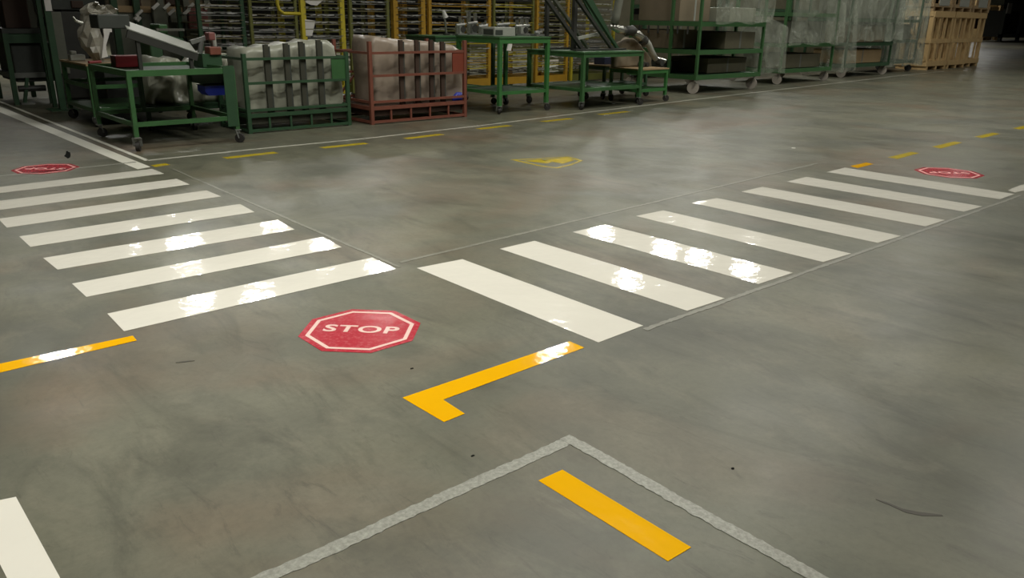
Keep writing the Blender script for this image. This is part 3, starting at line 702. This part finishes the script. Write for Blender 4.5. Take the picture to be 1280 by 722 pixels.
tray_rack('rightmost tray rack, beside the tall green shelf cart', 716, 770, 13.1, 'yellow', 'olive', ['olive', 'traygrey', 'grey'], seed=10, wide=.06)
# yellow looped guard on the yellow-upright rack
t = thing('yellow_guard_frame', 'yellow tubular guard frame in front of the tray racks', 'guard frame', (7.0, 12.7, 0))
x0, x1 = onY(347, 10, 12.7).x, onY(377, 10, 12.7).x; zb = onY(360, 17, 12.7).z
MB().box(x1-.03, x1+.03, 12.67, 12.73, 0, 2.4).build('upright', 'yellow', t)
MB().path([(x1, 12.7, zb), (x0+.1, 12.7, zb), (x0+.02, 12.7, zb+.06), (x0, 12.7, zb+.14), (x0, 12.7, 2.35), (x0+.05, 12.7, 2.4), (x1, 12.7, 2.4)], .028, 10).build('loop', 'yellow', t, smooth=True)
def sheet(pts, Y, label, m='paper', name='paper_sheet'):
    return tag(MB().polyY([(onY(px, py, Y).x, onY(px, py, Y).z) for px, py in pts], Y-.006, Y).build(name, m), label, 'paper')
sheet([(376,44),(390,45),(394,26),(381,24)], 13.1, 'white printed sheet hanging on the yellow tray rack')
sheet([(388,6),(396,7),(404,0),(412,-8),(382,-8),(382,3)], 13.1, 'white crumpled sheet at the top of the yellow tray rack')

# ------------------------------------------------------------------ far left: post, dark machine, cabinets
t = thing('green_post', 'tall thin dark green steel post at the upper left', 'post', fp(79, 137))
p = fp(79, 137)
MB().box(p.x-.045, p.x+.045, p.y-.045, p.y+.045, .01, 4.2).build('shaft', 'dgreen', t)
MB().box(p.x-.2, p.x+.2, p.y-.2, p.y+.2, 0, .012).build('foot_plate', 'dgreen', t)
MB().box(p.x-.03, p.x+.06, p.y-.06, p.y-.046, onY(60,5,14.2).z-.1, onY(60,0,14.2).z+.1).build('white_label', 'paper', t)
MB().box(p.x-.04, p.x+.02, p.y+.4, p.y+.46, 0, 4.2).build('rear_shaft', 'dgreen', t)
def boxpx(name, label, cat, xa, xb, ya, yb, Y, depth, m, z0=None, bev=.01, parent=None):
    a = onY(xa, yb, Y); b = onY(xb, ya, Y)
    mb = MB().box(a.x, b.x, Y, Y+depth, a.z if z0 is None else z0, b.z)
    o = mb.build(name, m, parent, bev=bev)
    return tag(o, label, cat) if label else o
# dark machine
t = thing('dark_machine', 'dark green machine bench in shadow at the far left', 'machine', (1.6, 15.6, 0))
xl, xr = onY(6, 60, 15.3).x, onY(58, 60, 15.3).x
zt_ = onY(30, 36, 15.3).z
MB().box(xl, xr, 15.3, 16.7, zt_-.07, zt_).build('bench_top', 'dark', t)
MB().box(xl+.02, xr-.02, 15.32, 16.6, zt_-.22, zt_-.07).build('drawer_panel', 'dgreen', t)
MB().box(xl+.1, xl+.75, 15.4, 16.5, .35, zt_-.22).build('pedestal', 'dark', t, bev=.02)
for x in (xl, xr-.07):
    for y in (15.3, 16.6): MB().box(x, x+.07, y, y+.07, 0, zt_-.07).build('leg', 'dgreen', t)
MB().box(xl+.02, xr-.02, 15.34, 16.6, .42, .5).build('lower_shelf', 'grey', t)
MB().tube((xr-.5, 15.35, .25), (xr-.1, 15.35, .25), .05, 10).build('foot_pedal_bar', 'black', t)
MB().bar((xr-.45, 15.33, 0), (xr-.35, 15.33, .42), .05).build('brace', 'dgreen', t); MB().box(xr-.5, xr-.3, 15.3, 15.5, 0, .03).build('foot', 'grey', t)
zt2 = zt_+.002
boxpx('tall_panel', 'dark brown upright panel standing on the dark machine bench', 'panel', 8, 23, -60, 36, 15.7, .4, 'brownp', z0=zt2)
boxpx('grey_cabinet', 'grey cabinet with hanging cables on the dark machine bench', 'cabinet', 29, 57, -60, 34, 15.8, .5, 'grime', z0=zt2)
t = thing('hanging_cable', 'dark looped cables hanging in front of the grey cabinet', 'cable', (onY(45, 20, 15.7).x, 15.72, zt_))
for k, (xa, xb) in enumerate(((41, 48), (47, 56), (44, 53))):
    MB().path([onY(xa, -30, 15.74), onY(xa+1, 0, 15.74), onY((xa+xb)/2, 14+k*5, 15.74), onY(xb, 20+k*4, 15.74), onY(xb, 33, 15.74)], .014, 6).build('cable_loop', 'black', t, smooth=True)
boxpx('pale_cup', 'small pale cup on the right end of the dark machine bench', 'cup', 53, 58, 36, 40, 15.35, .12, 'lgrey', z0=zt2)
t = thing('control_cabinet', 'black control cabinet behind the foam wrapped part', 'cabinet', (onY(90, 40, 14.9).x, 15.2, 0))
boxpx('cabinet_body', None, None, 68, 112, 15, 60, 14.9, .35, 'black', z0=.1, parent=t)
boxpx('side_strip', None, None, 66, 76, 15, 50, 14.85, .04, 'grime', z0=.5, parent=t)
boxpx('plinth', None, None, 70, 110, 15, 60, 14.95, .28, 'dark', z0=0, parent=t).data
boxpx('upper_unit', None, None, 64, 112, -60, 12, 14.9, .5, 'dark', parent=t)
boxpx('unit_neck', None, None, 76, 104, 12, 15.5, 14.95, .4, 'black', parent=t)
boxpx('red_screen', None, None, 90, 104, 1, 10, 14.87, .04, 'brownp', parent=t)
# partition with brown boards, grey cloths and clips between the post and the racks
t = thing('parts_partition', 'brown topped parts partition behind the sloping chute', 'partition', (onY(200, 20, 15).x, 15.2, 0))
xa, xb = onY(138, 20, 15).x, onY(262, 20, 15).x
MB().box(xa, xb, 15, 15.25, .1, onY(200, 16, 15).z).build('lower_panel', 'grime', t)
MB().box(xa, xb, 14.97, 15.28, onY(200, 16, 15).z, onY(200, 8, 15).z).build('brown_rail', 'woodd', t)
MB().box(xa, xb, 15.1, 15.2, onY(200, 8, 15).z, 2.5).build('upper_board', 'card', t)
for px in (142, 170, 200, 232, 258): x = onY(px, 8, 14.95).x; MB().box(x-.05, x+.05, 14.9, 14.99, 0, 2.5).build('upright', 'dgreen' if px < 200 else 'grime', t)
boxpx('dark_opening', None, None, 163, 175, -10, 7, 15.04, .05, 'brownp', parent=t)
boxpx('dark_opening', None, None, 208, 228, -10, 6, 15.04, .05, 'brownp', parent=t)
def cloth(pxa, pxb, ya, yb, m, label):
    t = thing('hanging_pouch', label, 'pouch', (onY((pxa+pxb)/2, ya, 14.8).x, 14.8, onY(pxa, yb, 14.8).z), 'pouches hanging on the partition')
    o = boxpx('pouch', None, None, pxa, pxb, ya, yb, 14.78, .1, m, parent=t)
    for px in (pxa, pxb):
        q = onY(px, ya, 14.76); MB().bar((q.x-.05, 14.76, q.z-.04), (q.x+.06, 14.76, q.z+.05), .03, .05).build('white_clip', 'paper', t)
cloth(194, 208, 8, 36, 'grime', 'grey pouch with white clips hanging left on the partition')
cloth(214, 233, 15, 28, 'grime', 'wide grey pouch with white clips in the middle of the partition')
cloth(238, 259, 8, 38, 'maroon', 'faded maroon pouch with white clips at the right of the partition')
t = thing('green_machine_head', 'small green machine head behind the sloping chute', 'machine', (onY(215, 45, 12.6).x, 12.6, .8))
x0, x1 = onY(205, 45, 12.6).x, onY(235, 45, 12.6).x
x1 = min(x1, 4.2)
MB().box(x0-.3, x1, 12.35, 12.85, .822, onY(215, 45, 12.6).z).build('body', 'dgreen', t, bev=.02)
MB().box(x0, x1, 12.4, 12.8, onY(215, 45, 12.6).z, onY(215, 30, 12.6).z).build('head', 'green', t, bev=.02)
MB().box(x0-.2, x0+.2, 12.3, 12.34, onY(215, 38, 12.6).z, onY(215, 36, 12.6).z+.01).build('guide_bar', 'silver', t)
t = thing('ornate_fitting', 'shiny white crumpled fittings on the partition rail', 'fitting', (onY(172, 22, 14.7).x, 14.8, onY(172, 26, 14.7).z))
b = MB()
for px, py in ((170,22),(172,18),(175,15),(173,24)): q = onY(px, py, 14.8); b.bar((q.x-.03, 14.8, q.z-.03), (q.x+.04, 14.82, q.z+.03), .04, .04)
b.build('crumpled_foil', 'paper', t)
MB().bar((onY(173,20,14.8).x, 14.82, onY(173,20,14.8).z), (onY(173,20,14.8).x, 14.99, onY(173,20,14.8).z), .03).build('bracket', 'grey', t)

# ------------------------------------------------------------------ tall shelf carts with film
def shelf_cart(label, x0, x1, y0, y1, H, shelves, m='green', r=.125, wm='wwheel', mid=True, postw=.055):
    t = thing('shelf_cart', label, 'shelf cart', ((x0+x1)/2, (y0+y1)/2, 0), 'tall shelf carts on big wheels')
    w = postw; ys = [y0, y1-w]+([y0+(y1-y0)*.38] if mid else [])
    for x in (x0, x1-w):
        for y in ys: MB().box(x, x+w, y, y+w, shelves[0], H).build('post', m, t)
    for z in shelves:
        b = MB(); rect(b, x0+.002, x1-.002, y0+.002, y1-.002, z, z+.09, .05)
        p = b.build('shelf', m, t); MB().box(x0+.05, x1-.05, y0+.05, y1-.05, z+.06, z+.08).build('shelf_board', 'dgreen', p)
    k = 0
    for x in (x0+.12, x1-.12):
        for y in (y0+.08, y1-.1): caster(t, x, y, shelves[0], r, wm, -.6+.15*k); k += 1
    return t
shelf_cart('tall green shelf cart with pale wheels, nearest of the row', 14.3, 16.75, 10.3, 12.2, 2.5, [.29, .80, 1.36], 'green')
shelf_cart('green shelf cart under clear film, right of the nearest tall cart', 18.35, 20.9, 10.75, 12.2, 2.5, [.27, .88, 1.6], 'green', r=.115, mid=False)
shelf_cart('green shelf cart under clear film, third of the tall row', 22.3, 25.1, 11.1, 12.4, 2.5, [.27, .85, 1.5], 'dgreen', r=.125, mid=False)
shelf_cart('film shrouded shelf cart standing next to the wooden crates', 25.5, 27.7, 11.45, 12.6, 2.5, [.27, .9, 1.5], 'dgreen', r=.105, wm='wheel', mid=False)
def goods(x0, x1, y0, y1, z0, z1, m, label, name='goods_box', cat='box', flaps=True):
    t = thing(name, label, cat, ((x0+x1)/2, (y0+y1)/2, z0))
    MB().box(x0, x1, y0, y1, z0+.002, z1).build('box_body', m, t, bev=.01)
    if flaps: MB().box((x0+x1)/2-.03, (x0+x1)/2+.03, y0-.003, y1+.003, z0+.01, z1+.003).build('tape_strip', 'lgrey' if m == 'card' else 'grey', t)
S1, S2, S3 = .29+.092, .80+.092, 1.36+.092
goods(14.42, 15.5, 10.95, 12.05, S3, 2.2, 'card', 'large brown board box on the top shelf of the nearest tall cart')
goods(15.6, 16.6, 10.5, 11.8, S3, 1.75, 'wrap', 'plastic covered box on the right of the top shelf of the nearest tall cart', flaps=False)
goods(14.42, 15.3, 11.1, 12.05, S2, 1.28, 'card', 'flat brown board box on the middle shelf of the nearest tall cart')
goods(15.45, 16.6, 10.45, 11.7, S2, 1.25, 'dim', 'dull dark olive box on the middle shelf of the nearest tall cart')
goods(14.45, 15.0, 11.3, 12.0, S1, .62, 'dark', 'dark crate at the back of the bottom shelf of the nearest tall cart')
goods(15.1, 16.6, 10.6, 11.7, S1, .7, 'dim', 'dull brown box on the bottom shelf of the nearest tall cart')
goods(18.5, 20.7, 10.95, 12.0, .972, 1.5, 'grime', 'grey goods on the middle shelf of the second tall cart')
goods(18.6, 20.6, 10.95, 12.0, .362, .7, 'dim', 'dark goods on the bottom shelf of the second tall cart')
goods(22.5, 24.9, 11.3, 12.2, .942, 1.42, 'card', 'brown goods on the middle shelf of the third tall cart')
goods(22.5, 24.9, 11.3, 12.2, .362, .75, 'woodd', 'tan goods on the bottom shelf of the third tall cart')
goods(22.5, 24.9, 11.3, 12.2, 1.592, 2.3, 'grime', 'grey goods on the upper shelf of the third tall cart')
goods(25.7, 27.5, 11.65, 12.4, .992, 1.45, 'grime', 'grey goods on the middle shelf of the film shrouded cart')
# second row of stores standing behind the tall carts
for k, (a, b) in enumerate(((16.9, 20.2), (20.5, 24.0), (24.3, 28.2))):
    n = ('left', 'middle', 'right')[k]
    t = thing('storage_shelf', 'dark storage shelf in shadow behind the tall carts, the %s one of three' % n, 'shelf', ((a+b)/2, 14.4, 0), 'dark storage shelves behind the tall carts')
    for x in (a, b-.08):
        for y in (13.9, 14.9): MB().box(x, x+.08, y, y+.08, 0, 2.6).build('post', 'dgreen', t)
    for z in (.12, .95, 1.75): MB().box(a, b, 13.92, 14.96, z, z+.08).build('shelf', 'dgreen', t)
    for z0, z1, i in ((.2, .85, 'bottom'), (1.03, 1.6, 'middle'), (1.83, 2.4, 'top')):
        goods(a+.15, b-.15, 14.0, 14.85, z0, z1, 'dim', 'dull %s carton on the %s storage shelf behind the tall carts' % (i, n), 'carton', 'carton')
goods(3.7, 4.75, 13.6, 14.3, 0, .8, 'dark', 'dark floor cabinet behind the small wooden topped trolley', 'floor_cabinet', 'cabinet')
goods(2.0, 2.75, 17.5, 18.3, 0, 1.6, 'dim', 'dull tall carton behind the dark machine bench', 'carton', 'carton')
goods(14.9, 16.6, 14.05, 15.0, 0, 2.3, 'dim', 'tall dull carton stack left of the dark storage shelves', 'carton', 'carton')
# small brown/green clutter: pegs hanging from the end face of the nearest cart
t = thing('hook_strip', 'row of dark hooks hanging under the top shelf of the nearest tall cart', 'hooks', (14.28, 11.2, 1.2))
for k in range(6):
    y = 10.6+k*.26; MB().tube((14.285, y, 1.2), (14.285, y, 1.358), .02, 8).build('hook', 'black', t)

def film(label, path, z0, z1, amp=.05, seed=1, flare=.12, n=60, rows=14):
    """draped clear film following a path in plan; path points (x, y[, ztop])"""
    r = random.Random(seed); ph = [r.uniform(0, 6) for _ in range(5)]
    P = [Vector((p[0], p[1], p[2] if len(p) > 2 else z1)) for p in path]
    L = [0]
    for a, b in zip(P, P[1:]): L.append(L[-1]+(b-a).length)
    mb = MB()
    for i in range(n+1):
        s = L[-1]*i/n; k = max(j for j in range(len(P)) if L[j] <= s+1e-9); k = min(k, len(P)-2)
        f = (s-L[k])/(L[k+1]-L[k]); q = P[k].lerp(P[k+1], f); d = (P[k+1]-P[k]).normalized(); nn = Vector((d.y, -d.x, 0)).normalized()
        for j in range(rows+1):
            v = j/rows; z = q.z+(z0-q.z)*v+.03*sin(s*6+ph[4])*v
            o = amp*(sin(s*9+ph[0]+v*2)+.6*sin(s*19+ph[1]-v*3))*(.2+v)+flare*v*.5+.03
            w = q+nn*o; mb.v.append((w.x, w.y, z))
    for i in range(n):
        for j in range(rows): a = i*(rows+1)+j; mb.f.append((a, a+1, a+rows+2, a+rows+1))
    return tag(mb.build('plastic_film', 'film', smooth=True), label, 'plastic film')
film('crumpled clear film draped over the top shelf of the nearest tall cart', [(14.6, 10.22), (16.8, 10.2)], 1.43, 2.3, .03, 1, .02)
film('clear film curtain hanging between the nearest and second tall carts', [(17.0, 11.7, 1.75), (17.3, 10.9, 1.7), (18.2, 10.6, 1.35)], .3, 1.8, .05, 2, .15)
film('clear film hanging over the front of the second tall cart', [(18.3, 10.65), (20.3, 10.6), (21.0, 10.7)], .95, 2.45, .05, 3, .05)
film('clear film hanging to the floor between the second and third tall carts', [(21.05, 11.2), (21.4, 10.9), (22.15, 10.9)], .2, 2.45, .06, 4, .12)
film('clear film hanging over the front of the third tall cart', [(22.2, 11.0), (25.2, 10.98)], 1.0, 2.4, .04, 5, .04)
film('clear film shroud around the shelf cart next to the wooden crates', [(25.35, 12.0), (25.4, 11.35), (27.85, 11.32), (27.85, 12.3)], .22, 2.52, .04, 6, .06)

# ------------------------------------------------------------------ wooden crates
def crate(label, x0, x1, y0, y1, z0, H, brace=False, m='wood', feet=True):
    t = thing('wooden_crate', label, 'crate', ((x0+x1)/2, (y0+y1)/2, z0), 'slatted wooden crates'); z1 = z0+H; f = .12 if feet else 0
    if feet:
        for k in range(3):
            x = x0+.04+(x1-x0-.2)*k/2; MB().box(x, x+.12, y0+.01, y1-.01, z0, z0+f).build('skid', m, t)
    hb = .17*H/1.9
    zs = [z0+f, z0+f+hb, z0+H*.46, z0+H*.46+hb*.8, z1-hb, z1]
    for y, n in ((y0, 'front'), (y1-.025, 'back')):
        for a, b in ((zs[0], zs[1]), (zs[2], zs[3]), (zs[4]-.03, zs[5])):
            MB().box(x0, x1, y, y+.025, a, b).build(n+'_board', m, t)
        for k in range(4):
            x = x0+(x1-x0-.14)*k/3; MB().box(x, x+.14, y+.026, y+.05, zs[0], zs[5]-.01).build(n+'_slat', m, t)
    for x, n in ((x0, 'left'), (x1-.025, 'right')):
        for a, b in ((zs[0], zs[1]), (zs[2], zs[3]), (zs[4], zs[5])):
            MB().box(x, x+.025, y0+.055, y1-.055, a, b).build(n+'_board', m, t)
        for k in range(3):
            y = y0+.06+(y1-y0-.24)*k/2; MB().box(x+.026, x+.05, y, y+.12, zs[0], zs[5]-.01).build(n+'_slat', m, t)
    if brace: MB().bar((x0-.013, y0+.1, zs[1]), (x0-.013, y1-.08, zs[4]), .08, .02, up=(1, 0, 0)).build('diagonal_brace', m, t)
    MB().box(x0+.06, x1-.06, y0+.06, y1-.06, z0+f, z0+f+.03).build('floor_board', 'woodd', t)
    return t
crate('leftmost slatted wooden crate, with a diagonal brace on its end', 28.7, 30.35, 11.45, 12.5, 0, 1.88, True)
crate('middle slatted wooden crate of the three beside the film shrouded cart', 30.43, 32.0, 11.45, 12.5, 0, 1.88)
crate('rightmost slatted wooden crate of the three', 32.08, 33.7, 11.6, 12.5, 0, 1.88)
for k, (a, b) in enumerate(((28.7, 30.3), (30.4, 32.0), (32.1, 33.7))):
    crate('wooden crate with %s, stacked on the %s crate' % (('a pink paper label', 'a brown carton inside', 'a pale label')[k], ('leftmost', 'middle', 'rightmost')[k]), a, b, 11.55, 12.45, 1.885, 1.2, False, 'woodd', True)
    tag(MB().box(a+.4, b-.4, 11.53, 11.551, 2.05, 2.45).build('paper_label', 'lgrey'), 'white paper label on the upper wooden crate, %s of three' % ('leftmost', 'middle', 'rightmost')[k], 'label')

# far right: wooden rack and dark cage pallet
p = fp(1222, 45.5)
def far(px, py): return onY(px, py, 20)
Yr = 20
base = [fp(1216, 60), fp(1250, 60)]
Yr = 30.0
xa, xb = onY(1221, 47, Yr).x, onY(1248, 47, Yr).x
t = thing('wooden_shelf_rack', 'large wooden rack with a dark brown bay beyond the crates', 'rack', ((xa+xb)/2, Yr+1, 0))
MB().box(xa, xb, Yr+.6, Yr+1.6, 0, .25).build('plinth', 'woodd', t)
MB().box(xa, xb-.8, Yr+.1, Yr+.6, .25, onY(1235, 36, Yr).z).build('lower_board', 'wood', t)
MB().box(xa+.4, xb-1.2, Yr+.5, Yr+1.4, onY(1235, 36, Yr).z, onY(1235, 17, Yr).z).build('dark_bay', 'brownp', t)
MB().box(xa, xb, Yr, Yr+1.5, onY(1235, 17, Yr).z, onY(1235, 8, Yr).z).build('upper_board', 'wood', t)
MB().box(xa, xb, Yr+.2, Yr+1.5, onY(1235, 8, Yr).z, onY(1235, 8, Yr).z+2).build('top_load', 'wood', t)
for x in (xa, xb-1.4): MB().box(x, x+1.3, Yr-.1, Yr+.1, 0, onY(1235, 10, Yr).z+1.5).build('post', 'wood', t)
for x in (xa+1, xb-3): MB().box(x, x+1, Yr+.1, Yr+.6, 0, .25).build('foot', 'woodd', t)
Yr = 27.0
xa, xb = onY(1251, 47, Yr).x, onY(1300, 47, Yr).x
t = thing('dark_stillage', 'dark steel stillage with a white paper at the right edge', 'stillage', ((xa+xb)/2, Yr+1, 0))
h = onY(1265, 6, Yr).z
MB().box(xa+.6, xb-.6, Yr+.3, Yr+2, .4, h-.5).build('dark_load', 'black', t)
for x in (xa, xa+4.5, xa+9, xb-.4): MB().box(x, x+.4, Yr, Yr+.25, 0, h).build('post', 'dark', t)
MB().box(xa, xb, Yr, Yr+.25, h-.35, h).build('top_rail', 'grey', t); MB().box(xa, xb, Yr, Yr+.25, .35, .65).build('bottom_rail', 'grey', t)
MB().box(xa, xb, Yr+.3, Yr+2, h, h+2.2).build('upper_load', 'grime', t)
a, b = onY(1258, 17, Yr-.05), onY(1266, 4, Yr-.05)
tag(MB().box(a.x, b.x, Yr-.06, Yr-.001, a.z, b.z).build('paper_sheet', 'paper'), 'white paper fixed on the dark stillage at the right edge', 'paper')

for o in bpy.data.objects:
    if '_o' in o: del o['_o']
# ------------------------------------------------------------------ colour management
vs = sc.view_settings; vs.view_transform = 'Standard'; vs.look = 'None'; vs.gamma = 1; vs.use_curve_mapping = False
vs.exposure = 0.0
